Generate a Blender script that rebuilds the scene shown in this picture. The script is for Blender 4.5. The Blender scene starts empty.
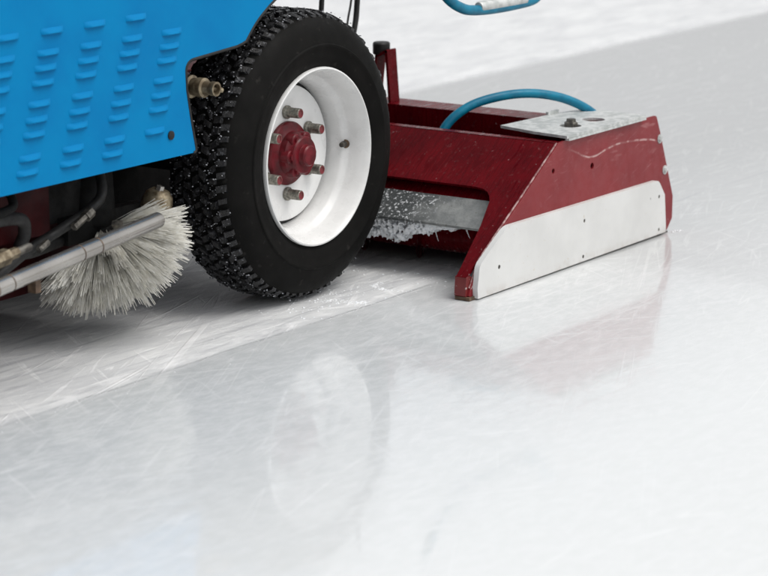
import bpy, bmesh, math, random
from mathutils import Vector, Matrix, noise
R = math.radians
random.seed(7)
S = bpy.context.scene
COL = S.collection

# ------------------------------------------------------------------ camera
YAW, PITCH = R(34.3023), R(12.9298)
CAM = Vector((-4.954, -3.5653, 1.4318))
dh = Vector((math.cos(YAW), math.sin(YAW), 0))
vdir = dh * math.cos(PITCH) - Vector((0, 0, 1)) * math.sin(PITCH)
vright = Vector((math.sin(YAW), -math.cos(YAW), 0))
vup = vright.cross(vdir)
cd = bpy.data.cameras.new('camera')
cam = bpy.data.objects.new('camera', cd)
COL.objects.link(cam)
cam.matrix_world = Matrix(((vright.x, vup.x, -vdir.x, CAM.x), (vright.y, vup.y, -vdir.y, CAM.y),
                           (vright.z, vup.z, -vdir.z, CAM.z), (0, 0, 0, 1)))
cd.sensor_width = 36; cd.lens = 121.08
cd.clip_start = .1; cd.clip_end = 3000
cd.dof.use_dof = True; cd.dof.focus_distance = 6.15; cd.dof.aperture_fstop = 4.5
S.camera = cam

# ------------------------------------------------------------------ sky, sun, exposure
SUN_EL, SUN_AZ = R(62), R(285)          # azimuth in the XY plane, from +X
w = bpy.data.worlds.new('World'); S.world = w; w.use_nodes = True
nt = w.node_tree; bg = nt.nodes['Background']
sky = nt.nodes.new('ShaderNodeTexSky'); sky.sky_type = 'NISHITA'; sky.sun_disc = False
sky.sun_elevation = SUN_EL; sky.sun_rotation = R(90) - SUN_AZ
sky.air_density = 1.0; sky.dust_density = 3.0; sky.ozone_density = 1.0
hs = nt.nodes.new('ShaderNodeHueSaturation'); hs.inputs['Saturation'].default_value = .12
nt.links.new(sky.outputs[0], hs.inputs['Color']); nt.links.new(hs.outputs[0], bg.inputs[0])
bg.inputs[1].default_value = .13
sd = bpy.data.lights.new('sun', 'SUN'); sd.energy = .9; sd.angle = R(40); sd.color = (1, .955, .89)
sun = bpy.data.objects.new('sun', sd); COL.objects.link(sun)
sv = Vector((math.cos(SUN_EL) * math.cos(SUN_AZ), math.cos(SUN_EL) * math.sin(SUN_AZ), math.sin(SUN_EL)))
sun.rotation_euler = sv.to_track_quat('Z', 'Y').to_euler()
S.view_settings.view_transform = 'Standard'; S.view_settings.look = 'None'
S.view_settings.gamma = 1; S.view_settings.exposure = 0.50

# ------------------------------------------------------------------ helpers
def link(o, parent=None, kind=None, label=None):
    COL.objects.link(o)
    if parent: o.parent = parent
    if kind: o['kind'] = kind
    if label: o['label'] = label
    return o

def obj(name, bm, m, parent=None, smooth=None, kind=None, label=None, fixn=True):
    if fixn: bmesh.ops.recalc_face_normals(bm, faces=bm.faces)
    me = bpy.data.meshes.new(name); bm.to_mesh(me); bm.free()
    for x in (m if isinstance(m, (list, tuple)) else [m]): me.materials.append(x)
    if smooth is not None:
        me.polygons.foreach_set('use_smooth', [True] * len(me.polygons))
        me.set_sharp_from_angle(angle=R(smooth))
    return link(bpy.data.objects.new(name, me), parent, kind, label)

def bevel(bm, w, seg=2, ang=30):
    es = [e for e in bm.edges if len(e.link_faces) == 2 and e.calc_face_angle(0) > R(ang)]
    if es: bmesh.ops.bevel(bm, geom=es, offset=w, segments=seg, affect='EDGES', profile=.5, clamp_overlap=True)
    return bm

def box(bm, x0, x1, y0, y1, z0, z1):
    vs = [bm.verts.new((x, y, z)) for x in (x0, x1) for y in (y0, y1) for z in (z0, z1)]
    for f in ((0, 1, 3, 2), (4, 6, 7, 5), (0, 4, 5, 1), (2, 3, 7, 6), (0, 2, 6, 4), (1, 5, 7, 3)):
        bm.faces.new([vs[i] for i in f])
    return bm

def prism(bm, pts, origin, u, v, n, depth):
    """polygon pts (a,b) in plane origin+a*u+b*v, pushed along n by depth"""
    o, u, v, n = Vector(origin), Vector(u), Vector(v), Vector(n)
    A = [bm.verts.new(o + u * a + v * b) for a, b in pts]
    B = [bm.verts.new(o + u * a + v * b + n * depth) for a, b in pts]
    bm.faces.new(A); bm.faces.new(B[::-1])
    k = len(A)
    for i in range(k): bm.faces.new((A[i], B[i], B[(i + 1) % k], A[(i + 1) % k]))
    return bm

def catmull(P, n=8):
    P = [Vector(p) for p in P]; Q = [P[0] * 2 - P[1]] + P + [P[-1] * 2 - P[-2]]; out = []
    for i in range(1, len(Q) - 2):
        a, b, c, d = Q[i - 1:i + 3]
        for k in range(n):
            t = k / n
            out.append(.5 * ((2 * b) + (c - a) * t + (2 * a - 5 * b + 4 * c - d) * t * t + (3 * b - a - 3 * c + d) * t ** 3))
    out.append(P[-1]); return out

def tube(bm, pts, rad, seg=14, caps=True):
    pts = [Vector(p) for p in pts]; rs = rad if isinstance(rad, (list, tuple)) else [rad] * len(pts)
    rings = []; nrm = None
    for i, p in enumerate(pts):
        t = (pts[min(i + 1, len(pts) - 1)] - pts[max(i - 1, 0)]).normalized()
        if nrm is None: nrm = t.cross(Vector((0, 0, 1)) if abs(t.z) < .9 else Vector((1, 0, 0))).normalized()
        nrm = (nrm - t * nrm.dot(t)).normalized(); b = t.cross(nrm)
        rings.append([bm.verts.new(p + (nrm * math.cos(a) + b * math.sin(a)) * rs[i]) for a in [2 * math.pi * k / seg for k in range(seg)]])
    for a, b in zip(rings, rings[1:]):
        for k in range(seg): bm.faces.new((a[k], a[(k + 1) % seg], b[(k + 1) % seg], b[k]))
    if caps: bm.faces.new(rings[0][::-1]); bm.faces.new(rings[-1])
    return bm

def lathe(bm, prof, c, axis=(0, 1, 0), seg=64, close=False, ca=False, cb=False):
    """prof: list of (radius, distance along axis)"""
    ax = Vector(axis).normalized(); c = Vector(c)
    a = ax.orthogonal().normalized() if abs(ax.y) < .99 else Vector((1, 0, 0)); b = ax.cross(a)
    rings = [[bm.verts.new(c + ax * h + (a * math.cos(t) + b * math.sin(t)) * r) for t in [2 * math.pi * k / seg for k in range(seg)]] for r, h in prof]
    pr = list(zip(rings, rings[1:])) + ([(rings[-1], rings[0])] if close else [])
    for p, q in pr:
        for k in range(seg): bm.faces.new((p[k], p[(k + 1) % seg], q[(k + 1) % seg], q[k]))
    if ca: bm.faces.new(rings[0])
    if cb: bm.faces.new(rings[-1])
    return bm

def cut(o, bm):
    """cut holes in mesh o with the closed shapes in bm"""
    me = bpy.data.meshes.new('cutter'); bmesh.ops.recalc_face_normals(bm, faces=bm.faces); bm.to_mesh(me); bm.free()
    c = bpy.data.objects.new('cutter', me); COL.objects.link(c)
    md = o.modifiers.new('cut', 'BOOLEAN'); md.object = c; md.solver = 'EXACT'; md.operation = 'DIFFERENCE'
    dg = bpy.context.evaluated_depsgraph_get()
    nm = bpy.data.meshes.new_from_object(o.evaluated_get(dg))
    o.modifiers.clear(); o.data = nm
    bpy.data.objects.remove(c); bpy.data.meshes.remove(me)

# ------------------------------------------------------------------ materials
class G:
    def __init__(s, name):
        s.m = bpy.data.materials.new(name); s.m.use_nodes = True; s.nt = s.m.node_tree
        s.b = s.nt.nodes['Principled BSDF']; s.tc = s.nt.nodes.new('ShaderNodeTexCoord').outputs['Object']
        s.geo = None
    def pos(s):
        if not s.geo: s.geo = s.nt.nodes.new('ShaderNodeNewGeometry').outputs['Position']
        return s.geo
    def put(s, sock, v):
        if hasattr(v, 'is_output'): s.nt.links.new(v, sock)
        else:
            if hasattr(sock.default_value, '__len__') and not hasattr(v, '__len__'): v = (v, v, v, 1)[:len(sock.default_value)]
            elif hasattr(sock.default_value, '__len__') and len(sock.default_value) == 4 and len(v) == 3: v = (*v, 1)
            sock.default_value = v
    def math(s, op, a, b=0., c=None, clamp=False):
        n = s.nt.nodes.new('ShaderNodeMath'); n.operation = op; n.use_clamp = clamp
        s.put(n.inputs[0], a); s.put(n.inputs[1], b)
        if c is not None: s.put(n.inputs[2], c)
        return n.outputs[0]
    def ramp(s, v, a, b, c=0., d=1., smooth=True):
        n = s.nt.nodes.new('ShaderNodeMapRange'); n.interpolation_type = 'SMOOTHSTEP' if smooth else 'LINEAR'
        for i, x in enumerate((v, a, b, c, d)): s.put(n.inputs[i], x)
        return n.outputs[0]
    def mix(s, f, a, b, mode='MIX'):
        n = s.nt.nodes.new('ShaderNodeMix'); n.data_type = 'RGBA'; n.blend_type = mode
        s.put(n.inputs[0], f); s.put(n.inputs[6], a); s.put(n.inputs[7], b); return n.outputs[2]
    def noise(s, scale, detail=3, rough=.55, loc=(0, 0, 0), rot=(0, 0, 0), sc=(1, 1, 1), src=None, dist=0):
        mp = s.nt.nodes.new('ShaderNodeMapping'); mp.inputs['Location'].default_value = loc
        mp.inputs['Rotation'].default_value = rot; mp.inputs['Scale'].default_value = sc
        if any(rot): mp.vector_type = 'TEXTURE'; mp.inputs['Scale'].default_value = [1 / q for q in sc]   # rotate first, then stretch
        s.nt.links.new(src or s.tc, mp.inputs[0])
        n = s.nt.nodes.new('ShaderNodeTexNoise'); s.nt.links.new(mp.outputs[0], n.inputs[0])
        n.inputs['Scale'].default_value = scale; n.inputs['Detail'].default_value = detail
        n.inputs['Roughness'].default_value = rough; n.inputs['Distortion'].default_value = dist
        return n.outputs[0]
    def vor(s, scale, feature='F1', sc=(1, 1, 1)):
        mp = s.nt.nodes.new('ShaderNodeMapping'); mp.inputs['Scale'].default_value = sc; s.nt.links.new(s.tc, mp.inputs[0])
        n = s.nt.nodes.new('ShaderNodeTexVoronoi'); n.feature = feature; s.nt.links.new(mp.outputs[0], n.inputs[0])
        n.inputs['Scale'].default_value = scale; return n.outputs['Distance']
    def xyz(s, src=None):
        n = s.nt.nodes.new('ShaderNodeSeparateXYZ'); s.nt.links.new(src or s.tc, n.inputs[0]); return n.outputs
    def bump(s, h, strength=.3, dist=.002):
        n = s.nt.nodes.new('ShaderNodeBump'); n.inputs['Strength'].default_value = strength
        n.inputs['Distance'].default_value = dist; s.nt.links.new(h, n.inputs['Height'])
        s.nt.links.new(n.outputs[0], s.b.inputs['Normal']); return n
    def set(s, **k):
        names = dict(col='Base Color', rough='Roughness', metal='Metallic', ior='IOR', spec='Specular IOR Level', coat='Coat Weight', coatr='Coat Roughness', sss='Subsurface Weight', aniso='Anisotropic')
        for a, v in k.items(): s.put(s.b.inputs[names[a]], v)
        return s

def simple(name, c1, c2, scale, rough=.5, rough2=None, metal=0., bscale=None, bs=.2, bd=.001, coat=0., spec=.5):
    g = G(name); g.set(spec=spec); n = g.noise(scale, 5); g.set(col=g.mix(g.ramp(n, .35, .65), c1, c2), metal=metal, coat=coat)
    g.set(rough=g.ramp(g.noise(scale * 1.7, 4, loc=(3, 1, 5)), .3, .7, rough, rough2 or rough))
    if bscale: g.bump(g.noise(bscale, 4), bs, bd)
    return g.m

def red_paint(name, base, dark, drops=0., scratch=False, rough=.33):
    g = G(name); x, y, z = g.xyz()
    n1 = g.noise(9, 5); n2 = g.noise(34, 6, .6); g.set(spec=.06 if drops else .30)
    c = g.mix(g.ramp(n1, .3, .7), dark, base)
    c = g.mix(g.ramp(n2, .62, .78, 0, .35), c, (base[0] * .45, base[1] * .8, base[2] * .8))
    chips = g.math('MULTIPLY', g.ramp(g.noise(75, 3), .62, .68), g.ramp(z, .0, .09, .9, .03))
    c = g.mix(chips, c, (.55, .5, .48))
    if drops:
        v = g.vor(120); d = g.ramp(v, .12, .30, 1, 0)
        dm = g.math('MULTIPLY', d, g.ramp(g.noise(28, 2), .47, .56))
        run = g.ramp(g.noise(14, 3, sc=(1.2, 9, 1.2)), .50, .58)
        c = g.mix(g.math('MULTIPLY', run, .35), c, (dark[0] * .6, dark[1] * .6, dark[2] * .6))
        sp = g.math('MULTIPLY', g.ramp(g.noise(110, 1), .75, .79), .3)
        c = g.mix(sp, c, (.5, .36, .36))
        g.bump(g.math('ADD', dm, g.math('MULTIPLY', run, .4)), .35, .0012)
        g.set(rough=g.ramp(run, 0, 1, .3, .12))
    else:
        if scratch:
            fc = g.nt.nodes.new('ShaderNodeFloatCurve'); cu = fc.mapping.curves[0]
            P = [(.62, .300), (.647, .306), (.698, .294), (.745, .277), (.786, .268), (.828, .273), (.891, .282), (.987, .282), (1.087, .272), (1.143, .260)]
            while len(cu.points) < len(P): cu.points.new(.5, .5)
            for p, (a, b) in zip(cu.points, P): p.location = ((a - .6) / .6, (b - .2) * 5)
            fc.mapping.update()
            g.put(fc.inputs['Value'], g.math('DIVIDE', g.math('SUBTRACT', x, .6), .6))
            line = g.math('ADD', g.math('DIVIDE', fc.outputs[0], 5), .2)
            dz = g.math('ABSOLUTE', g.math('SUBTRACT', z, g.math('ADD', line, g.math('MULTIPLY', g.math('SUBTRACT', g.noise(18, 3), .5), .008))))
            lm = g.math('MULTIPLY', g.ramp(dz, .0005, .0040, 1, 0), g.math('MULTIPLY', g.ramp(x, .655, .69), g.ramp(x, 1.13, 1.15, 1, 0)))
            lm = g.math('MULTIPLY', lm, g.ramp(g.noise(45, 3), .42, .6, .12, .6))
            c = g.mix(lm, c, (.62, .45, .43))
            wr = g.math('MULTIPLY', g.ramp(g.noise(22, 5, sc=(.5, 1, 2.5)), .58, .70), g.ramp(z, .20, .31, 0, .35))
            c = g.mix(wr, c, (.46, .24, .24))
            fs = g.math('MULTIPLY', g.ramp(g.noise(60, 4, .7, rot=(0, R(-20), 0), sc=(.12, 1, 2)), .62, .70), .28)
            c = g.mix(fs, c, (.5, .28, .28))
        g.set(rough=g.ramp(n2, .3, .7, rough - .06, rough + .1))
        g.bump(g.noise(60, 3), .12, .0008)
    g.set(col=c); return g.m

def frosted_steel(name):
    g = G(name); x, y, z = g.xyz()
    c = g.mix(g.ramp(g.noise(25, 5), .3, .7), (.17, .18, .18), (.30, .31, .30))
    c = g.mix(g.math('MULTIPLY', g.ramp(g.noise(60, 3), .66, .70), .6), c, (.10, .09, .08))
    wet = g.ramp(g.math('ADD', y, g.math('MULTIPLY', g.noise(14, 3), .22)), -.03, .12)
    c = g.mix(wet, c, (.045, .05, .05))
    fl = g.math('MULTIPLY', g.ramp(g.noise(120, 4, .7), .54, .64), wet)
    c = g.mix(fl, c, (.7, .72, .74))
    g.set(col=c, metal=g.ramp(wet, 0, 1, .35, .0), rough=.42); g.bump(g.noise(110, 4, .7), .5, .004); return g.m

def ice():
    g = G('ice'); P = g.pos(); x, y, z = g.xyz(P)
    wob = g.math('MULTIPLY', g.math('SUBTRACT', g.noise(2.2, 5, .6, src=P, sc=(.6, 1, 1)), .5), .05)
    yy = g.math('ADD', y, wob); xx = g.math('ADD', x, wob)
    near = g.math('MAXIMUM', g.math('MULTIPLY', g.ramp(yy, -.145, -.085, 1, 0), g.ramp(x, .6, 1.2, 1, 0)), g.ramp(yy, -1.2, .35, 1, 0, False))
    near = g.math('MULTIPLY', near, g.ramp(yy, -.145, g.ramp(x, .6, 1.2, -.085, .5), 1, 0))
    far = g.ramp(yy, 1.66, 1.76)
    fresh = g.math('MULTIPLY', g.ramp(xx, .45, .60), g.math('SUBTRACT', 1, far))
    wet = g.math('MAXIMUM', near, fresh)
    # fine scratches in several directions (x runs the way the machine drives)
    s1 = g.noise(13, 7, .68, src=P, sc=(.30, 3.4, 1), dist=.6)
    s2 = g.noise(15, 7, .68, src=P, rot=(0, 0, R(24)), sc=(.26, 3.4, 1), loc=(3, 2, 0), dist=.8)
    s3 = g.noise(14, 7, .68, src=P, rot=(0, 0, R(-31)), sc=(.24, 3.8, 1), loc=(7, 1, 0), dist=.8)
    s4 = g.noise(13, 7, .68, src=P, rot=(0, 0, R(58)), sc=(.24, 3.6, 1), loc=(1, 9, 0), dist=.8)
    cl = g.noise(1.4, 5, .6, src=P, sc=(.6, 1.3, 1)); cl2 = g.noise(5, 6, .65, src=P, sc=(.5, 1.5, 1), loc=(4, 4, 0))
    l1 = g.ramp(s1, .54, .66); l2 = g.ramp(s2, .56, .67); l3 = g.ramp(s3, .57, .68); l4 = g.ramp(s4, .58, .69)
    lines = g.math('MAXIMUM', g.math('MAXIMUM', l1, l2), g.math('MAXIMUM', l3, l4))
    # thin skate cuts
    cuts = None
    for k, (rt, sc_, lo) in enumerate(((14, .09, 2), (-18, .11, 5), (27, .08, 8), (-38, .1, 11), (3, .06, 14))):
        n = g.noise(2.6, 2, .5, src=P, rot=(0, 0, R(rt)), sc=(sc_, 3.2, 1), loc=(lo, lo * .7, 0), dist=.25)
        d = g.ramp(g.math('ABSOLUTE', g.math('SUBTRACT', n, .5)), .0008, .0042, 1, 0)
        d = g.math('MULTIPLY', d, g.ramp(g.noise(3, 3, src=P, loc=(lo, 0, 0)), .47, .62))
        cuts = d if cuts is None else g.math('MAXIMUM', cuts, d)
    dryc = g.mix(g.ramp(cl2, .3, .7), (.59, .60, .61), (.74, .75, .75))
    dryc = g.mix(g.math('MULTIPLY', lines, .55), dryc, (.90, .90, .90))
    dryc = g.mix(g.math('MULTIPLY', g.ramp(s1, .34, .50, 1, 0), .65), dryc, (.40, .41, .43))
    dryc = g.mix(g.math('MULTIPLY', g.ramp(s3, .34, .48, 1, 0), .4), dryc, (.45, .46, .48))
    wetc = g.mix(g.ramp(cl, .3, .7), (.45, .47, .478), (.57, .585, .59))
    fore_bright = g.ramp(g.math('ADD', y, g.math('MULTIPLY', cl, .5)), -1.15, .2, 1, 0)  # foreground light put into the colour, paler towards the camera
    wetc = g.mix(fore_bright, wetc, (.69, .705, .70))
    grain = g.noise(30, 5, .7, src=P, sc=(.6, 1.2, 1))
    wetc = g.mix(g.ramp(grain, .35, .7, 0, .35), wetc, (.78, .785, .79))
    wetc = g.mix(g.math('MULTIPLY', lines, g.ramp(fore_bright, 0, 1, .30, .10)), wetc, (.78, .79, .79))
    freshc = g.mix(g.math('MULTIPLY', lines, .35), (.38, .385, .385), (.62, .63, .63))
    wetc = g.mix(g.math('MULTIPLY', fresh, g.math('SUBTRACT', 1, near)), wetc, freshc)
    c = g.mix(wet, dryc, wetc)
    c = g.mix(g.math('MULTIPLY', cuts, g.ramp(wet, 0, 1, .30, .17)), c, (.90, .90, .90))
    # seam between the two passes: fine dark groove with a ragged pale lip
    ds = g.math('ABSOLUTE', g.math('ADD', yy, .118))
    groove = g.math('MULTIPLY', g.ramp(ds, .001, .007, 1, 0), g.ramp(g.noise(5, 3, src=P), .35, .55, .1, .5))
    c = g.mix(groove, c, (.33, .34, .35))
    nearseam = g.ramp(x, .28, .42, 1, 0); groove = g.math('MULTIPLY', groove, g.ramp(x, .28, .5, 1, .0))
    lip = g.math('MULTIPLY', g.ramp(g.math('ABSOLUTE', g.math('ADD', yy, .085)), .0, .03, 1, 0), g.ramp(g.noise(22, 4, src=P, sc=(.5, 1, 1)), .44, .6))
    c = g.mix(g.math('MULTIPLY', g.math('MULTIPLY', lip, nearseam), .6), c, (.92, .92, .92))
    g.set(col=c, ior=1.42, spec=.5)
    rw = g.math('ADD', g.ramp(cl2, .3, .7, .03, .09), g.math('MULTIPLY', lines, .07))
    rd = g.math('ADD', .34, g.math('MULTIPLY', lines, .2))
    rr = g.nt.nodes.new('ShaderNodeMix'); g.put(rr.inputs[0], wet); g.put(rr.inputs[2], rd); g.put(rr.inputs[3], rw)
    g.set(rough=rr.outputs[0])
    h = g.math('ADD', g.math('MULTIPLY', lines, .5), g.math('ADD', g.math('MULTIPLY', cuts, .8), g.math('MULTIPLY', cl2, .9)))
    h = g.math('SUBTRACT', h, groove)
    b = g.bump(h, .35, .0016)
    g.put(b.inputs['Strength'], g.ramp(wet, 0, 1, .6, .08))
    return g.m

M = {}
M['ice'] = ice()
M['blue'] = simple('blue_paint', (.0, .165, .40), (.0, .190, .43), 6, .40, .5, bscale=300, bs=.05, bd=.0005, spec=.08)
M['blue_hose'] = simple('blue_rubber', (.0, .12, .21), (.0, .18, .29), 25, .34, .5, spec=.3)
M['red_top'] = red_paint('crimson_wet_paint', (.115, .0018, .005), (.075, .0015, .004), drops=1.)
M['red_side'] = red_paint('crimson_side_paint', (.21, .018, .022), (.18, .013, .017), scratch=True, rough=.36)  # reflected glare put into the colour: paler than the front plate
M['red_hub'] = simple('hub_red_paint', (.13, .003, .009), (.07, .002, .005), 40, .35, .55, bscale=90, bs=.4, spec=.35)
M['red_dark'] = simple('chassis_red_paint', (.045, .002, .003), (.022, .001, .002), 12, .5, .7, spec=.2)
M['white_rim'] = simple('white_rim_paint', (.72, .72, .71), (.66, .66, .65), 14, .22, .36, bscale=60, bs=.05)
M['black'] = simple('black_rubber_trim', (.009, .009, .009), (.018, .0175, .017), 30, .45, .7, spec=.35)
M['blackpaint'] = simple('black_chassis_paint', (.004, .004, .004), (.009, .009, .009), 18, .5, .8, spec=.2)
M['steel'] = simple('steel', (.34, .32, .295), (.44, .42, .39), 9, .20, .30, metal=.85)
M['galv'] = simple('galvanised_steel', (.42, .44, .43), (.62, .63, .62), 45, .4, .6, metal=.35, bscale=150, bs=.2)
M['brass'] = simple('tarnished_brass', (.12, .09, .055), (.30, .25, .17), 60, .35, .5, metal=.6, bscale=140, bs=.3)
M['nut'] = simple('greased_steel_nut', (.13, .13, .11), (.30, .28, .24), 120, .4, .6, metal=.5, bscale=220, bs=.4)
M['nut_red'] = simple('red_stud_end', (.22, .02, .03), (.14, .03, .03), 90, .5)
M['bolt'] = simple('dark_bolt_steel', (.05, .045, .04), (.16, .15, .13), 90, .4, .6, metal=.6)
M['bristle'] = simple('bristle_nylon', (.80, .785, .735), (.68, .66, .60), 30, .5)
def bristle_mat():
    g = G('bristle_nylon'); c = g.mix(g.ramp(g.noise(60, 4), .3, .7), (.70, .68, .61), (.86, .85, .81))
    c = g.mix(g.math('MULTIPLY', g.ramp(g.noise(26, 4, .7, loc=(5, 2, 1)), (.55), .68), .35), c, (.20, .19, .16))
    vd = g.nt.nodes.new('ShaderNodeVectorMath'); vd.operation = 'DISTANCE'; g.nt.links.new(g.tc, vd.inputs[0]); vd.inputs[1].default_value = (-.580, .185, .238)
    c = g.mix(g.ramp(vd.outputs['Value'], .04, .11, .7, 0), c, (.16, .15, .12))      # dirt colour near the hub, painting in the shade between roots
    g.set(col=c, rough=.5, spec=.3); return g.m
M['bristle'] = bristle_mat()
M['bar'] = frosted_steel('frosted_blade_steel')
M['rust'] = simple('rusty_steel', (.06, .035, .02), (.14, .09, .055), 60, .7)

def tyre_mat():
    g = G('tyre_rubber'); n = g.noise(8, 5)
    c = g.mix(g.ramp(n, .3, .7), (.0045, .0045, .0042), (.0085, .0080, .0075))
    c = g.mix(g.math('MULTIPLY', g.ramp(g.noise(50, 5), .6, .75), .3), c, (.05, .046, .042))
    g.set(col=c, spec=.07, rough=g.ramp(g.noise(18, 4), .3, .7, .55, .7)); g.bump(g.noise(140, 4), .15, .0006); return g.m
def tread_mat():
    g = G('tread_rubber'); c = g.mix(g.ramp(g.noise(20, 4), .3, .7), (.010, .010, .011), (.02, .02, .021))
    fl = g.ramp(g.noise(95, 4, .7), .56, .66, 0, .55)
    c = g.mix(fl, c, (.16, .165, .18))
    g.set(col=c, spec=.35, rough=g.ramp(g.noise(50, 3), .4, .6, .14, .45)); g.bump(g.noise(120, 4, .7), .7, .004); return g.m
def plastic_mat():
    g = G('white_plastic'); x, y, z = g.xyz()
    c = g.mix(g.ramp(g.noise(7, 4), .3, .7), (.60, .60, .587), (.67, .67, .657))
    st = g.math('MULTIPLY', g.ramp(g.noise(60, 4), .63, .72), g.ramp(g.noise(6, 2, loc=(2, 3, 1)), .48, .6, 0, .75))
    c = g.mix(st, c, (.52, .45, .36))
    gr = g.math('MULTIPLY', g.ramp(z, .004, .03, 1, 0), g.ramp(g.noise(30, 4), .4, .6, .1, .6))
    c = g.mix(gr, c, (.50, .47, .44))
    sc = g.math('MULTIPLY', g.ramp(g.noise(40, 4, .7, rot=(0, R(-10), 0), sc=(.1, 1, 2)), .6, .7), .3)
    c = g.mix(sc, c, (.62, .62, .60))
    g.set(col=c, rough=g.ramp(g.noise(20, 4), .3, .7, .3, .5)); g.bump(g.noise(24, 4), .25, .0015); return g.m
def snow_mat():
    g = G('snow'); g.set(col=g.mix(g.ramp(g.noise(90, 4), .3, .7), (.74, .77, .80), (.90, .91, .92)), rough=.6, sss=.0)
    g.bump(g.noise(220, 4), .4, .002); return g.m
M['tyre'] = tyre_mat(); M['tread'] = tread_mat(); M['plastic'] = plastic_mat(); M['snow'] = snow_mat()

# ------------------------------------------------------------------ setting: the ice sheet
bm = bmesh.new()
for (x0, x1) in ((-300, -3), (-3, 5), (5, 600)):
    for (y0, y1) in ((-300, -3), (-3, 5), (5, 600)):
        bm.faces.new([bm.verts.new(p) for p in ((x0, y0, 0), (x1, y0, 0), (x1, y1, 0), (x0, y1, 0))])
bmesh.ops.remove_doubles(bm, verts=bm.verts, dist=.001)
obj('ice', bm, M['ice'], kind='structure')

# ------------------------------------------------------------------ the machine
root = bpy.data.objects.new('ice_resurfacer', None); COL.objects.link(root)
root['label'] = 'blue ice resurfacing machine with white wheel rim and dark red sled on the ice'
root['category'] = 'ice resurfacer'

# --- blue side panel, y = .03 outer face
YP = .03; RC = .353; AR = .432
arch = []
for k in range(0, 15):
    a = R(147.5) + (R(86) - R(147.5)) * k / 14
    arch.append((AR * math.cos(a) + .0, RC + .012 + AR * math.sin(a)))
def rnd(p0, p1, p2, r, n=6):
    p0, p1, p2 = Vector(p0), Vector(p1), Vector(p2); a = p1 + (p0 - p1).normalized() * r; b = p1 + (p2 - p1).normalized() * r
    return [tuple((a * (1 - t) + p1 * t) * (1 - t) + (p1 * (1 - t) + b * t) * t) for t in [k / n for k in range(n + 1)]]
notchA = rnd((-.434, .425), (-.474, .634), (-.27, .648), .035, 8)
def catmull2(P): return [(q.x, q.y) for q in catmull([(a, b, 0) for a, b in P], 4)]
edge = [(-.434, .425)] + [(-.452, .50), (-.466, .57)] + notchA[2:] + [(-.28, .6475)] + [(-.262, .651)]
edge += catmull2([(-.247, .655), (-.216, .686), (-.185, .710), (-.134, .740), (-.08, .762), (-.02, .775), (.05, .779)]) + [(.055, 1.16)]
edge = rnd((-.9, .425), (-.434, .425), (-.452, .50), .012, 4) + edge[1:]
outline = [(-2.35, .425)] + edge + [(-2.35, 1.16)]
bm = bmesh.new()
prism(bm, outline, (0, YP, 0), (1, 0, 0), (0, 0, 1), (0, 1, 0), .004)
panel = obj('side_panel', bm, M['blue'], root, label='flat blue side panel with rows of pressed louvres')
# thin rubber edging along the rear edge, notch and arch
bm = bmesh.new()
tp = [(-1.2 + .1 * k, .4235) for k in range(8)] + edge
tube(bm, [(a, YP + .002, b) for a, b in tp[8:]], .0042, 8)
obj('edge_trim', bm, M['black'], panel, 40)
# folded lower lip of the panel
bm = bmesh.new(); box(bm, -2.35, -.45, YP + .0045, .055, .4262, .4292)
obj('folded_lip', bm, M['blue'], panel)
# louvres
def louver_mesh():
    bm = bmesh.new(); L, H, D, n = .0345, .0130, .0085, 10
    rows = []
    for j, (zz, dd) in enumerate(((H * .5, 0), (H * .28, .35), (-H * .05, .8), (-H * .38, 1.), (-H * .5, .86), (-H * .5, 0))):
        row = []
        for i in range(n + 1):
            t = -1 + 2 * i / n; prof = max(0, 1 - abs(t) ** 5)
            row.append(bm.verts.new((t * L, -D * dd * prof - .0002, zz)))
        rows.append(row)
    for a, b in zip(rows, rows[1:]):
        for i in range(n): bm.faces.new((a[i], a[i + 1], b[i + 1], b[i]))
    bmesh.ops.recalc_face_normals(bm, faces=bm.faces)
    me = bpy.data.meshes.new('louver'); bm.to_mesh(me); bm.free(); me.materials.append(M['blue'])
    me.polygons.foreach_set('use_smooth', [True] * len(me.polygons)); me.set_sharp_from_angle(angle=R(50)); return me
lm = louver_mesh()
ZR = (.751, .707, .676, .646, .603, .571, .541, .494, .464)
for ci in range(-6, 5):
    for ri, zz in enumerate(ZR):
        if ci == 4 and ri in (0, 8): continue
        o = bpy.data.objects.new('louver', lm)
        o.location = (-1.060 + .1363 * ci + .012 + (zz - .751) * .31, YP, zz); link(o, panel)
bm = bmesh.new(); lathe(bm, [(.0102, 0), (.0102, -.003), (.007, -.0045)], (-.527, YP, .476), seg=20, cb=True)
obj('dark_hole_disc', bm, M['black'], panel, 40)  # black disc in place of the dark hole in the panel

# --- the body behind and above: top deck, far side, ends
def bb(name, mat, b, x0, x1, y0, y1, z0, z1, par=root, bw=.004, **k):
    m = bmesh.new(); box(m, x0, x1, y0, y1, z0, z1); bevel(m, bw, 2); return obj(name, m, mat, par, 35, **k)
bb('top_deck', M['blue'], 0, -2.35, .05, YP, 1.87, 1.162, 1.19)
bm = bmesh.new(); prism(bm, outline, (0, 1.87, 0), (1, 0, 0), (0, 0, 1), (0, 1, 0), .004)
obj('far_side_panel', bm, M['blue'], root)
bb('front_panel', M['blue'], 0, -2.385, -2.353, YP, 1.87, .43, 1.16)
bb('engine_housing', M['blackpaint'], 0, -2.3, -.12, .32, 1.58, .40, 1.15)
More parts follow.
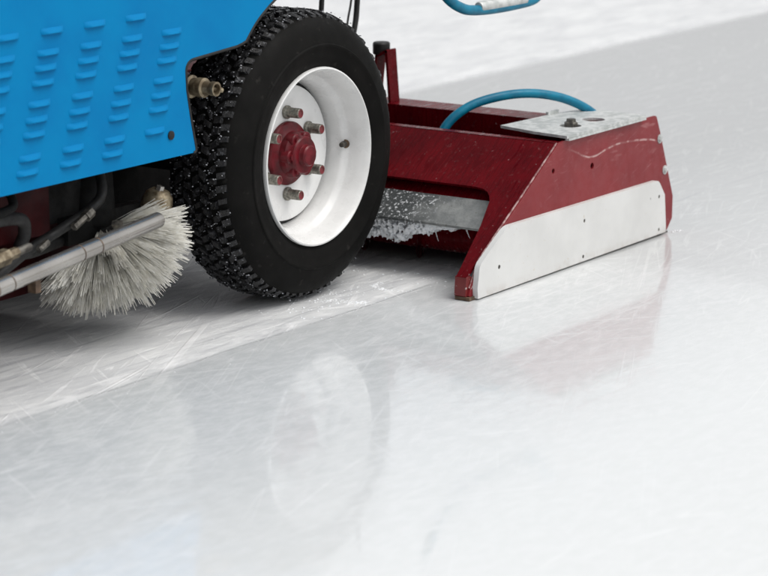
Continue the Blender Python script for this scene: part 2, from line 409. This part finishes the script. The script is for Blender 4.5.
# inner wheel housing (black liner above the tyre)
bm = bmesh.new(); pts = []
for k in range(0, 13):
    a = R(138) + (R(78) - R(138)) * k / 12; pts.append((.425 * math.cos(a), RC + .01 + .425 * math.sin(a)))
outer = [(p[0] * 1.02, RC + (p[1] - RC) * 1.02) for p in pts][::-1]
prism(bm, pts + outer, (0, .042, 0), (1, 0, 0), (0, 0, 1), (0, 1, 0), .26)
obj('wheel_housing', bm, M['blackpaint'], root, 30)
bb('housing_wall', M['blackpaint'], 0, -.48, .05, .312, .316, .60, 1.15)
# chassis rails, plus boxes added to block light under the body
bb('chassis_rail', M['red_dark'], 0, -2.2, .55, .30, .42, .361, .52)
bb('chassis_rail', M['red_dark'], 0, -2.2, .55, 1.48, 1.60, .361, .52)
bb('rear_light_block', M['blackpaint'], 0, -.49, .30, .62, 1.62, .13, .355)  # unseen box added to keep light out from under the machine
bb('belly_light_block', M['red_dark'], 0, -2.2, -.50, .33, 1.60, .105, .358)  # low box added to deepen the shade on the ice below
bb('cross_member', M['red_dark'], 0, -1.02, -.78, .17, .298, .28, .47)
bb('cross_member', M['blackpaint'], 0, -.76, -.55, .20, .298, .29, .50)
bb('axle', M['blackpaint'], 0, -.07, .07, .24, 1.66, .29, .42, bw=.03)
bb('tow_bar', M['red_dark'], 0, .1, .93, .80, 1.10, .36, .44)

# --- wheels
def tyre_bm():
    bm = bmesh.new()
    # (radius, y)
    half = [(.205, .022), (.214, .010), (.228, .003), (.243, -.001), (.262, -.003), (.2655, -.0055), (.270, -.0055), (.2725, -.002), (.290, .001), (.306, .006), (.318, .012), (.328, .020), (.335, .030), (.339, .045), (.341, .075), (.342, .108)]
    prof = half + [(r, .216 - y) for r, y in half[:-1]][::-1]
    lathe(bm, prof, (0, 0, RC), seg=120); return bm
def tread_bm():
    bm = bmesh.new(); rnd_ = random.Random(3); c = Vector((0, 0, RC))
    def block(a, y, wa, wy, r0, r1, sk=0., tilt=0.):
        vs = []
        for rr, tp in ((r0, 1.), (r1, .82)):
            for (s, t) in ((-1, -1), (1, -1), (1, 1), (-1, 1)):
                aa = a + (s * wa * tp * .5 + t * sk) / .345; yy = y + t * wy * tp * .5
                r = rr - (tilt * (t > 0) if y > .108 else tilt * (t < 0)) 
                vs.append(bm.verts.new((r * math.cos(aa), yy, c.z + r * math.sin(aa))))
        bm.faces.new(vs[4:8])
        for i in range(4): bm.faces.new((vs[i], vs[(i + 1) % 4], vs[4 + (i + 1) % 4], vs[4 + i]))
    N = 74
    for i in range(N):
        for j, (y, wy, r1, off, sk) in enumerate(((.058, .022, .3495, .5, .004), (.083, .021, .352, .0, -.004), (.108, .021, .3525, .5, .004), (.133, .021, .352, 0, -.004), (.158, .022, .3495, .5, .004))):
            a = 2 * math.pi * (i + off) / N + rnd_.uniform(-.006, .006)
            block(a, y + rnd_.uniform(-.003, .003), .0195 + rnd_.uniform(-.005, .003), wy * rnd_.uniform(.72, 1.02), .335, r1 - rnd_.uniform(0, .003), sk + rnd_.uniform(-.004, .004))
        for sgn in (0, 1):     # shoulder lugs, a long one and a short one alternately, running down onto the sidewall
            lng = i % 2; y = .037; a = 2 * math.pi * i / N
            if sgn: y = .216 - y
            block(a + rnd_.uniform(-.007, .007), y, .0185 + rnd_.uniform(-.004, .002), .025 if not lng else .021, .315, .3475 if not lng else .3450, .002, .008)
    return bm
def spin(bm, a):
    bmesh.ops.rotate(bm, verts=bm.verts, cent=(0, 0, RC), matrix=Matrix.Rotation(a, 3, 'Y')); return bm

bm = bmesh.new()
prof = [(.2060, .026), (.2145, .012), (.2165, .004), (.2150, -.001), (.2115, -.002), (.2075, .003), (.2040, .012), (.2010, .020),
        (.1975, .034), (.1950, .050), (.1920, .056), (.1850, .060), (.1805, .068), (.1775, .082), (.1760, .100), (.1760, .128), (.179, .150), (.196, .158), (.200, .19), (.206, .200),
        (.214, .206), (.216, .212), (.213, .216), (.209, .210), (.205, .196), (.192, .190), (.182, .150)]
lathe(bm, prof, (0, 0, RC), seg=120)
wheel = obj('wheel', bm, M['white_rim'], root, 50, label='white painted steel wheel with black off-road tyre and red hub')
bm = bmesh.new()
lathe(bm, [(.1660, .114), (.1665, .104), (.1650, .0995), (.1600, .098), (.128, .097), (.110, .1005), (.085, .1005), (.03, .1005)], (0, 0, RC), seg=96, cb=True)
M['white_disc'] = simple('white_disc_paint', (.82, .82, .81), (.76, .76, .75), 14, .25, .4, bscale=60, bs=.05)
obj('wheel_disc', bm, M['white_disc'], wheel, 40)
bm = bmesh.new(); lathe(bm, [(.1755, .112), (.1663, .112)], (0, 0, RC), seg=96)
obj('gap_shade_ring', bm, M['black'], wheel)  # black ring put in for the shaded gap between disc and barrel
obj('tyre', tyre_bm(), M['tyre'], wheel, 38)
obj('tread', tread_bm(), M['tread'], wheel, kind='stuff', label='chunky black tread blocks with wet ice specks')
# hub
bm = bmesh.new()
lathe(bm, [(.0775, .100), (.0775, .092), (.0745, .0885), (.062, .0865), (.0555, .082), (.0535, .070), (.0535, .066), (.049, .062), (.046, .056), (.046, .047), (.043, .0430), (.0275, .0425), (.026, .040), (.0255, .031), (.0225, .0275), (.010, .0265), (.001, .0262)], (0, 0, RC), seg=64)
hub = obj('hub', bm, M['red_hub'], wheel, 35, label='dark red wheel hub with lobed face')
for k in range(6):
    a = R(60 * k); p = Vector((math.cos(a), 0, math.sin(a)))
    bm = bmesh.new(); lathe(bm, [(.0165, .074), (.0165, .055), (.0145, .0525), (.0085, .0522), (.0085, .0475), (.0005, .047)], Vector((0, 0, RC)) + p * .0425, seg=16)
    obj('hub_bolt', bm, M['red_hub'], wheel, 35)
bm = bmesh.new()
lathe(bm, [(.0165, .0), (.0165, -.006), (.0125, -.009), (.0125, -.020), (.0118, -.021), (.0118, -.023), (.0125, -.024), (.0125, -.034), (.0122, -.042), (.0105, -.0435)], (0, 0, 0), seg=18, cb=False)
bmesh.ops.recalc_face_normals(bm, faces=bm.faces)
nf = len(bm.faces)
lathe(bm, [(.0105, -.0435), (.0080, -.0432), (.0075, -.0415), (.001, -.041)], (0, 0, 0), seg=18, cb=True)
bm.faces.ensure_lookup_table()
for f in bm.faces[nf:]: f.material_index = 1
bmesh.ops.recalc_face_normals(bm, faces=bm.faces)
nm = bpy.data.meshes.new('lug_nut'); bm.to_mesh(nm); bm.free(); nm.materials.append(M['nut']); nm.materials.append(M['nut_red'])
nm.polygons.foreach_set('use_smooth', [True] * len(nm.polygons)); nm.set_sharp_from_angle(angle=R(35))
for k in range(6):
    a = R(30 + 60 * k); o = bpy.data.objects.new('lug_nut', nm)
    o.location = (.100 * math.cos(a), .0995, RC + .100 * math.sin(a)); link(o, wheel)
bm = bmesh.new(); tube(bm, [(.190, .061, RC), (.178, .058, RC), (.168, .056, RC)], [.0085, .0075, .0062], 14)
obj('valve', bm, M['bolt'], wheel, 40)
bm = bmesh.new(); lathe(bm, [(.011, 0), (.011, -.0012), (.008, -.0015)], (.1873, .0575, RC), axis=(1, .35, 0), seg=18, cb=True, ca=True)
obj('valve_washer', bm, M['rust'], wheel, 40)

def copy_tree(o, parent, mat):
    c = o.copy(); COL.objects.link(c); c.parent = parent
    if mat is not None: c.matrix_basis = mat @ o.matrix_basis
    for ch in list(o.children): copy_tree(ch, c, None)
    return c
flip = Matrix.Translation((0, 1.90, 0)) @ Matrix.Rotation(R(180), 4, 'Z')
copy_tree(wheel, root, flip)
copy_tree(wheel, root, Matrix.Translation((-1.85, .03, 0)))
copy_tree(wheel, root, Matrix.Translation((-1.85, 0, 0)) @ flip)

# --- brass nozzle through the notch
bm = bmesh.new()
lathe(bm, [(.033, .115), (.033, .100), (.0215, .098), (.0215, .083), (.0265, .081), (.0265, .066), (.020, .063), (.020, .050), (.0225, .047), (.0225, .030), (.0170, .027), (.0145, .012), (.0165, .009), (.0165, -.004), (.0120, -.004), (.0110, .020), (.001, .021)], (-.402, 0, .567), seg=28)
nz = obj('nozzle', bm, M['brass'], root, 35, label='tarnished brass pipe fitting poking out of the panel notch')
bm = bmesh.new(); tube(bm, [(-.402, .012, .567), (-.372, .004, .560)], .006, 8); obj('nozzle_lug', bm, M['brass'], nz)

# --- brush
BO = Vector((-.580, .185, .238))
ax = (vright * .50 - vup * .74 - vdir * .34).normalized()
bm = bmesh.new(); lathe(bm, [(.012, -.07), (.042, -.07), (.045, -.02), (.045, .005), (.03, .018), (.004, .02)], BO, axis=ax, seg=28)
brush = obj('brush_hub', bm, M['black'], root, 35, label='black hub of the round board brush')
bm = bmesh.new(); e1 = ax.orthogonal().normalized(); e2 = ax.cross(e1); rb = random.Random(11)
for t in range(340):
    th = math.acos(1 - rb.random() * (1 - math.cos(R(76)))); ph = rb.uniform(0, 2 * math.pi)
    d = (ax * math.cos(th) + (e1 * math.cos(ph) + e2 * math.sin(ph)) * math.sin(th)).normalized()
    if d.dot(vup) > (-.30 if d.dot(vright) < 0 else -.10) and d.dot(vright) < .62: continue
    base = BO + ax * .004 + (e1 * math.cos(ph) + e2 * math.sin(ph)) * .038 * math.sin(th)
    Lt = .152 + rb.uniform(-.010, .010)
    bend = Vector([rb.gauss(0, 1) for _ in range(3)]) * .006
    for k in range(13):
        j = Vector([rb.gauss(0, 1) for _ in range(3)])
        b0 = base + j * .004; d1 = (d + Vector([rb.gauss(0, 1) for _ in range(3)]) * .022).normalized()
        L = Lt + rb.uniform(-.018, .012); mid = b0 + d1 * L * .55 + bend * .4; tip = b0 + d1 * L + bend + Vector((0, 0, -.006)) * d1.xy.length
        w_ = rb.uniform(.0009, .0015); s1 = d1.orthogonal().normalized(); s2 = d1.cross(s1)
        prev = None
        for p, ww in ((b0, w_), (mid, w_), (tip, w_ * .6)):
            ring = [bm.verts.new(p + s1 * ww), bm.verts.new(p + (s2 * .87 - s1 * .5) * ww), bm.verts.new(p - (s2 * .87 + s1 * .5) * ww)]
            if prev:
                for q in range(3): bm.faces.new((prev[q], prev[(q + 1) % 3], ring[(q + 1) % 3], ring[q]))
            prev = ring
        bm.faces.new(prev)
obj('bristles', bm, M['bristle'], brush, kind='stuff', label='off-white stiff bristles fanning out', fixn=True)
bm = bmesh.new(); lathe(bm, [(.001, .0), (.045, .0), (.052, .01), (.052, .13), (.045, .14), (.001, .14)], (-.60, .20, .26), axis=(.1, .15, 1), seg=28)
obj('brush_motor', bm, M['blackpaint'], root, 35)
bm = bmesh.new(); lathe(bm, [(.001, .03), (.020, .028), (.032, .016), (.036, 0), (.036, -.02), (.001, -.02)], (-.462, .125, .306), axis=(.2, -.25, 1), seg=24)
obj('cap', bm, M['brass'], root, 40, label='dull rounded cap above the brush')
bm = bmesh.new(); lathe(bm, [(.010, 0), (.010, .012), (.004, .013)], (-.468, .115, .332), axis=(.2, -.25, 1), seg=6, ca=True, cb=True)
obj('bolt', bm, M['steel'], root)
# steel arm in front of the brush
A0, A1 = Vector((-1.684, -.025, .198)), Vector((-.640, -.025, .310)); u = (A1 - A0).normalized()
bm = bmesh.new(); tube(bm, [A0, A1 - u * .004, A1], [.0180, .0180, .0160], 24)
arm = obj('brush_arm', bm, M['steel'], root, 40, label='bare steel tube arm slanting across the brush')
for t in (.49, .535, .745, .80):
    bm = bmesh.new(); p = A0 + (A1 - A0) * t; tube(bm, [p - u * .0012, p + u * .0012], .0184, 24)
    obj('groove_ring', bm, M['rust'], arm, 40)
bm = bmesh.new(); tube(bm, [A0 + Vector((0, .03, .045)), A0 + Vector((0, .03, .045)) + u * .66], .009, 12)
obj('adjusting_rod', bm, M['bolt'], root, 40)
bm = bmesh.new(); p = A0 + Vector((0, .03, .045)) + u * .52; tube(bm, [p, p + u * .02, p + u * .022, p + u * .07, p + u * .072, p + u * .1], [.014, .014, .018, .018, .012, .012], 6)
obj('rod_fitting', bm, M['brass'], root, 30)
bm = bmesh.new(); box(bm, -1.052, -1.036, -.030, -.008, .222, .252); bevel(bm, .004); obj('arm_clamp', bm, M['rust'], root)
def hose(name, pts, r, mat, label=None, par=root, n=8, seg=14):
    bm = bmesh.new(); tube(bm, catmull(pts, n), r, seg); return obj(name, bm, mat, par, 60, label=label)
hose('hydraulic_hose', [(-1.5, .12, .355), (-1.1, .12, .352), (-.94, .12, .345), (-.905, .13, .31), (-.90, .15, .27), (-.85, .17, .25), (-.7, .2, .25)], .0145, M['black'])
hose('hydraulic_hose', [(-1.2, .10, .372), (-1.0, .10, .372), (-.962, .11, .39), (-.98, .13, .415), (-1.1, .15, .43)], .010, M['blackpaint'])
hose('hydraulic_hose', [(-1.0, .14, .22), (-.88, .14, .265), (-.80, .13, .292), (-.70, .12, .328), (-.66, .12, .36), (-.64, .15, .42)], .0115, M['black'])
for p, q, r in (((-.885, .11, .268), (-.855, .11, .281), .008), ((-.775, .105, .300), (-.735, .105, .318), .009), ((-.735, .105, .316), (-.715, .105, .326), .0125), ((-.66, .09, .290), (-.655, .07, .291), .009)):
    bm = bmesh.new(); tube(bm, [p, q], r, 6); obj('hose_fitting', bm, M['bolt'], root)
bb('brush_bracket', M['blackpaint'], 0, -.72, -.46, .17, .20, .24, .30)
# two hoses and a cable rising behind the tyre
hose('riser_hose', [(.643, .45, .95), (.645, .45, .75), (.634, .45, .60), (.64, .46, .50), (.70, .48, .36)], .0072, M['black'])
hose('riser_hose', [(.80, .45, .95), (.806, .45, .72), (.800, .45, .60), (.782, .45, .53), (.76, .47, .42), (.75, .5, .34)], .0080, M['black'])
hose('cable', [(.80, .44, .95), (.765, .44, .66), (.745, .44, .58), (.73, .45, .48), (.72, .46, .36)], .0030, M['black'], seg=8)
# blue tube bar at the top of the view
hose('lift_bar', [(.45, .0, .80), (.50, .0, .735), (.56, .0, .680), (.62, .0, .651), (.68, .0, .638), (.80, .0, .632), (.95, .0, .634), (1.0, .0, .643), (1.04, .0, .668), (1.10, .0, .72)], .0135, M['blue_hose'], 'blue tubular bar with a worn metal sleeve')
bm = bmesh.new(); tube(bm, [(.705, -.001, .6435), (.71, -.001, .6435), (.93, -.001, .6425), (.935, -.001, .6425)], [.0125, .0150, .0150, .0125], 20)
obj('sleeve', bm, M['galv'], root, 40)

# ------------------------------------------------------------------ conditioner sled
A = Vector((.244, 0, .091)); Bp = Vector((.611, 0, .327)); su = (Bp - A).normalized(); sn = Vector((-su.z, 0, su.x))   # up the slope, outward normal
SL = (Bp - A).length; YL, YR = -.294, 1.90
def s_of(z): return (z - A.z) / su.z
zb, zm, zt = .030, .2265, .327
# front plate: polygon in (y, s)
def fp(y, z): return (y, s_of(z))
pts = [fp(YL, .058), fp(YL, zt), fp(YR, zt), fp(YR, .03), fp(YR - .05, .03), fp(YR - .10, .20)]
pts += [fp(YR - .13, zm)] + [fp(-.13, zm)] + [fp(-.155, .2262), fp(-.178, .2245), fp(-.196, .2195), fp(-.209, .2120), fp(-.219, .2030)] + [fp(-.240, .155), fp(-.262, .075), fp(-.266, .058)]
bm = bmesh.new(); prism(bm, pts, A, (0, 1, 0), su, -sn, .007)
cond = obj('conditioner', bm, M['red_top'], root, label='dark red wet sloping front plate of the towed ice conditioner')
# rear bulkhead behind the opening
bm = bmesh.new(); prism(bm, [(-.288, s_of(.185)), (-.288, s_of(.300)), (YR - .01, s_of(.300)), (YR - .01, s_of(.185))], A + Vector((.055, 0, 0)), (0, 1, 0), su, -sn, .006)
obj('inner_plate', bm, M['red_top'], cond)
# blade bar
bm = bmesh.new(); prism(bm, [(-.286, s_of(.141)), (-.286, s_of(.1955)), (YR - .02, s_of(.1955)), (YR - .02, s_of(.141))], A + Vector((.040, 0, 0)), (0, 1, 0), su, -sn, .008)
bevel(bm, .0015, 1); obj('blade_bar', bm, M['bar'], cond, label='grey steel blade bar crusted with ice')
# top flange (folded edge) of the front plate
bm = bmesh.new(); box(bm, .612, .640, -.290, YR, .3215, .3285); bevel(bm, .002, 2); obj('top_flange', bm, M['red_top'], cond, 40)
# trough
bb('trough_floor', M['red_dark'], 0, .60, .87, -.286, YR - .01, .205, .213, cond, .002)
bb('rear_beam', M['red_top'], 0, .868, .966, -.286, YR, .245, .3365, cond, .005)
bb('rear_wall', M['red_dark'], 0, .958, .966, -.284, YR, .012, .243, cond, .002)  # lowered almost to the ice to block light behind the opening
# auger
bm = bmesh.new(); tube(bm, [(.52, -.26, .085), (.52, 1.85, .085)], .050, 24)
aug = obj('auger', bm, M['red_top'], cond, 40)
bm = bmesh.new(); prev = None
for k in range(0, 12 * 24 + 1):
    a = 2 * math.pi * k / 24; y = -.25 + 2.08 * k / (12 * 24); d = Vector((math.cos(a), 0, math.sin(a)))
    p, q = bm.verts.new(Vector((.52, y, .085)) + d * .02), bm.verts.new(Vector((.52, y, .085)) + d * .078)
    if prev: bm.faces.new((prev[0], prev[1], q, p))
    prev = (p, q)
obj('auger_flight', bm, M['red_top'], cond, 80)
# side plates
sp = [(.196, .012), (.203, .030), (.244, .091), (.452, .2225), (.611, .327), (.640, .331), (1.124, .331), (1.131, .327), (1.153, .283), (1.234, .095), (1.233, .034), (1.205, .006), (1.19, .004), (.215, .004)]
def side(y0, y1, m=M['red_side']):
    bm = bmesh.new(); prism(bm, sp, (0, y0, 0), (1, 0, 0), (0, 0, 1), (0, 1, 0), y1 - y0); return bm
bm = side(-.301, -.295); pl = obj('side_plate', bm, M['red_side'], cond, label='red side plate with a pale wavy scratch')
bm = bmesh.new()
for x, z, r in ((.589, .261, .0068), (.786, .245, .0085)): lathe(bm, [(r, -.32), (r, -.28)], (x, 0, z), seg=20, ca=True, cb=True)
cut(pl, bm)
bm = side(1.905, 1.911); obj('side_plate', bm, M['red_side'], cond)
# edge flange down the slanted front edge (the weld bead the light catches)
bm = bmesh.new(); tube(bm, [(.203, -.2965, .030), (.244, -.2965, .0925), (.452, -.2965, .2245), (.611, -.2965, .3285)], .0026, 8)
obj('weld_bead', bm, simple('worn_edge_paint', (.14, .014, .016), (.42, .27, .26), 55, .4), cond, 50)
# white runner board
wp = [(.214, .004), (.211, .030), (.220, .080), (.228, .090)] + rnd((.228, .09), (.346, .161), (.5, .161), .02, 4) + rnd((1.0, .157), (1.122, .1565), (1.160, .119), .012, 4) + [(1.160, .112), (1.171, .018), (1.169, .007)]
bm = bmesh.new(); prism(bm, wp, (0, -.316, 0), (1, 0, 0), (0, 0, 1), (0, 1, 0), .0145); bevel(bm, .0022, 3, 50)
rn = obj('runner_board', bm, M['plastic'], cond, 40, label='white plastic runner board bolted along the side plate')
bm = bmesh.new(); SC = ((.310, .066, .0055), (.725, .112, .005), (.722, .018, .005), (1.128, .111, .0048), (1.130, .020, .0048), (1.078, .112, .0040))
for x, z, r in SC: lathe(bm, [(r, -.33), (r, -.3145), ], (x, 0, z), seg=16, ca=True, cb=True)
cut(rn, bm)
for x, z, r in SC[:5]:
    bm = bmesh.new(); lathe(bm, [(r * .93, -.3146), (r * .93, -.3152), (r * .5, -.3153), (r * .4, -.3148)], (x, 0, z), seg=14, cb=True)
    obj('screw', bm, M['bolt'], cond, 40)
for x, z in ((1.150, .265), (1.183, .175)):
    bm = bmesh.new(); lathe(bm, [(.0085, -.3012), (.0085, -.304), (.0072, -.307), (.001, -.3075)], (x, 0, z), seg=6); obj('bolt', bm, M['galv'], cond)
    bm = bmesh.new(); lathe(bm, [(.0125, -.3011), (.0125, -.3030)], (x, 0, z), seg=18, cb=True); obj('washer', bm, M['galv'], cond)
# steel wear shoe under the side plate
bm = bmesh.new(); prism(bm, [(.2275, .0), (.2275, .0030), (.232, .0035), (1.2, .0035), (1.2, .0)], (0, -.306, 0), (1, 0, 0), (0, 0, 1), (0, 1, 0), .016)
obj('wear_shoe', bm, M['bolt'], cond)
bm = bmesh.new(); prism(bm, [(.1935, .0585), (.190, .014), (.196, .004), (.225, .004), (.232, .05), (.212, .0585)], (0, -.2945, 0), (1, 0, 0), (0, 0, 1), (0, 1, 0), .032)
bevel(bm, .004, 2); obj('toe', bm, red_paint('chipped_toe_paint', (.20, .03, .03), (.10, .02, .02)), cond, 40)
bm = bmesh.new(); box(bm, .190, .226, -.306, -.264, .0012, .0095); bevel(bm, .002, 2); obj('toe_shoe', bm, M['rust'], cond)
# galvanised cover plate
cp = [(.638, -.311), (1.050, -.311), (1.058, -.125), (.955, -.10), (.688, -.082), (.655, -.20)]
bm = bmesh.new(); prism(bm, cp, (0, 0, .3372), (1, 0, 0), (0, 1, 0), (0, 0, 1), .007)
cov = obj('cover_plate', bm, M['galv'], cond, label='galvanised steel cover plate with a bolt and a round hole')
bm = bmesh.new(); lathe(bm, [(.030, .32), (.030, .36)], (.905, -.235, 0), axis=(0, 0, 1), seg=28, ca=True, cb=True)
lathe(bm, [(.0285, .32), (.0285, .36)], (.785, -.235, 0), axis=(0, 0, 1), seg=28, ca=True, cb=True); cut(cov, bm)
bm = bmesh.new(); box(bm, .645, 1.05, -.3135, -.3022, .331, .3368); bevel(bm, .001, 1); obj('cover_rib', bm, M['galv'], cond)
bm = bmesh.new(); lathe(bm, [(.001, .31), (.018, .31), (.018, .352), (.016, .354), (.013, .3545), (.012, .362), (.001, .363)], (.788, -.235, 0), axis=(0, 0, 1), seg=6)
obj('bolt', bm, M['bolt'], cond, 25)
bm = bmesh.new(); box(bm, .90, .955, -.10, -.092, .3445, .352); bevel(bm, .001, 1); obj('cover_tab', bm, M['galv'], cond)
bb('box_end', M['red_dark'], 0, .66, .955, -.286, -.278, .214, .3355, cond, .001)
# blue water hose arching over the trough
hose('water_hose', [(.655, .10, .235), (.66, .092, .28), (.670, .084, .316), (.691, .070, .346), (.722, .049, .371), (.758, .026, .387), (.807, -.006, .398), (.856, -.038, .402), (.905, -.070, .398), (.955, -.103, .385), (1.0, -.132, .364), (1.036, -.156, .338), (1.066, -.172, .305), (1.078, -.178, .255)], .0122, M['blue_hose'], 'blue rubber hose arching over the trough', cond)
# bracket with black knob on the rear beam
bm = bmesh.new(); K = [(.90, .395, .337), (.90, .407, .478), (.90, .440, .463), (.90, .455, .337)]
wv = Vector((.022, 0, 0))
for a, b in zip(K, K[1:]):
    a, b = Vector(a), Vector(b); t = (b - a).normalized(); n = t.cross(Vector((1, 0, 0))).normalized() * .004
    vs = [bm.verts.new(p + sx * wv + sy * n) for p in (a - t * .003, b + t * .003) for sx in (-1, 1) for sy in (-1, 1)]
    for f in ((0, 1, 3, 2), (4, 6, 7, 5), (0, 4, 5, 1), (2, 3, 7, 6), (0, 2, 6, 4), (1, 5, 7, 3)): bm.faces.new([vs[i] for i in f])
obj('hose_bracket', bm, M['red_top'], cond)
bm = bmesh.new(); lathe(bm, [(.001, 0), (.022, 0), (.024, .003), (.024, .030), (.021, .034), (.001, .034)], (.90, .437, .466), axis=(0, 0, 1), seg=28)
obj('knob', bm, M['black'], cond, 35)

# ------------------------------------------------------------------ snow
rs = random.Random(5)
ph_ = (1 + 5 ** .5) / 2
ICV = [Vector(v).normalized() for v in ((-1, ph_, 0), (1, ph_, 0), (-1, -ph_, 0), (1, -ph_, 0), (0, -1, ph_), (0, 1, ph_), (0, -1, -ph_), (0, 1, -ph_), (ph_, 0, -1), (ph_, 0, 1), (-ph_, 0, -1), (-ph_, 0, 1))]
ICF = ((0, 11, 5), (0, 5, 1), (0, 1, 7), (0, 7, 10), (0, 10, 11), (1, 5, 9), (5, 11, 4), (11, 10, 2), (10, 7, 6), (7, 1, 8), (3, 9, 4), (3, 4, 2), (3, 2, 6), (3, 6, 8), (3, 8, 9), (4, 9, 5), (2, 4, 11), (6, 2, 10), (8, 6, 7), (9, 8, 1))
def lump(L, p, r, flat=.6):
    V, F = L; n = len(V)
    for v in ICV:
        k = r * rs.uniform(.65, 1.35); V.append((p[0] + v.x * k, p[1] + v.y * k, p[2] + v.z * k * flat))
    F.extend((a + n, b + n, c + n) for a, b, c in ICF)
def add_lumps(bm, L):
    me = bpy.data.meshes.new('lumps'); me.from_pydata(L[0], [], L[1]); bm.from_mesh(me); bpy.data.meshes.remove(me)
# packed snow hanging under the blade bar
bm = bmesh.new(); LU = ([], [])
for k in range(6500):
    y = rs.uniform(-.24, .40); t = max(0, min(1, (y + .24) / .30)); amt = .004 + .060 * t ** 1.5 + .030 * noise.noise(Vector((y * 14, 0, 3))) + .016 * noise.noise(Vector((y * 50, 2, 3)))
    z = .1405 - rs.random() ** .8 * max(amt, .003); x = .384 + (.1455 - z) * .10 + rs.uniform(-.008, .030)
    lump(LU, (x, y, z), rs.uniform(.0014, .0038), rs.uniform(.6, 1.4))
add_lumps(bm, LU)
for y, L in ((-.165, .042), (-.10, .022), (-.07, .060), (-.02, .03), (.05, .05)):
    p = Vector((.40, y, .143)); tube(bm, [p, p + Vector((.002, .002, -L * .5)), p + Vector((-.002, -.012, -L))], [.0050, .0026, .001], 6)
sc_ = obj('snow_crust', bm, M['snow'], kind='stuff', fixn=False)
m1 = sc_.modifiers.new('melt', 'REMESH'); m1.mode = 'VOXEL'; m1.voxel_size = .0021; m1.use_smooth_shade = True
m2 = sc_.modifiers.new('soften', 'SMOOTH'); m2.iterations = 2
nm_ = bpy.data.meshes.new_from_object(sc_.evaluated_get(bpy.context.evaluated_depsgraph_get())); sc_.modifiers.clear(); sc_.data = nm_
bpy.data.objects['snow_crust']['label'] = 'packed snow clinging under the steel blade bar of the conditioner'
bpy.data.objects['snow_crust']['category'] = 'snow'
# loose crumbs on the ice by the tyre and under the sled
bm = bmesh.new(); LU = ([], [])
def trail(P, n, spread, r0, r1):
    P = catmull(P, 12)
    for k in range(n):
        q = P[rs.randrange(len(P))]; r = rs.uniform(r0, r1) * rs.random() ** .5
        lump(LU, (q.x + rs.gauss(0, spread), q.y + rs.gauss(0, spread), r * .2), r + .0008, .45)
trail([(-.02, -.005, 0), (.02, -.03, 0), (.03, -.08, 0), (.04, -.11, 0)], 90, .009, .0005, .0028)
trail([(.06, .02, 0), (.14, .08, 0), (.22, .16, 0)], 70, .03, .0006, .003)
trail([(.24, -.01, 0), (.20, -.02, 0), (.18, -.06, 0), (.20, -.12, 0)], 120, .005, .0006, .002)
trail([(.30, .35, 0), (.33, .05, 0), (.34, -.2, 0)], 70, .03, .0006, .003)
trail([(-.20, -.02, 0), (.0, -.04, 0), (.18, .0, 0)], 60, .04, .001, .003)
trail([(1.20, -.31, 0), (1.22, -.32, 0), (1.24, -.325, 0)], 14, .006, .001, .003)
for k in range(250):
    lump(LU, (rs.uniform(-1.3, .3), rs.gauss(.02, .09), .0004), rs.uniform(.0006, .0016), .4)
add_lumps(bm, LU); obj('snow_crumbs', bm, M['snow'], kind='stuff', fixn=False)
bpy.data.objects['snow_crumbs']['label'] = 'loose white snow crumbs scattered on the ice beside the tyre'
bpy.data.objects['snow_crumbs']['category'] = 'snow'

# ice flecks and water beads caught in the tread of the wheel in view
LT = ([], []); bm = bmesh.new()
for k in range(1900):
    a = rs.uniform(0, 2 * math.pi); y = rs.uniform(.026, .185); r_ = rs.uniform(.342, .3515) - (.012 if y < .036 else 0)
    lump(LT, (r_ * math.cos(a), y, RC + r_ * math.sin(a)), rs.uniform(.0008, .0026) * (1.25 if rs.random() < .15 else 1), .8)
add_lumps(bm, LT)
g = G('wet_ice_fleck'); g.set(col=g.mix(g.ramp(g.noise(60, 2), .4, .6), (.10, .105, .115), (.42, .43, .46)), rough=.12)
obj('ice_flecks', bm, g.m, wheel, kind='stuff', fixn=False, label='small wet ice flecks caught in the tread')
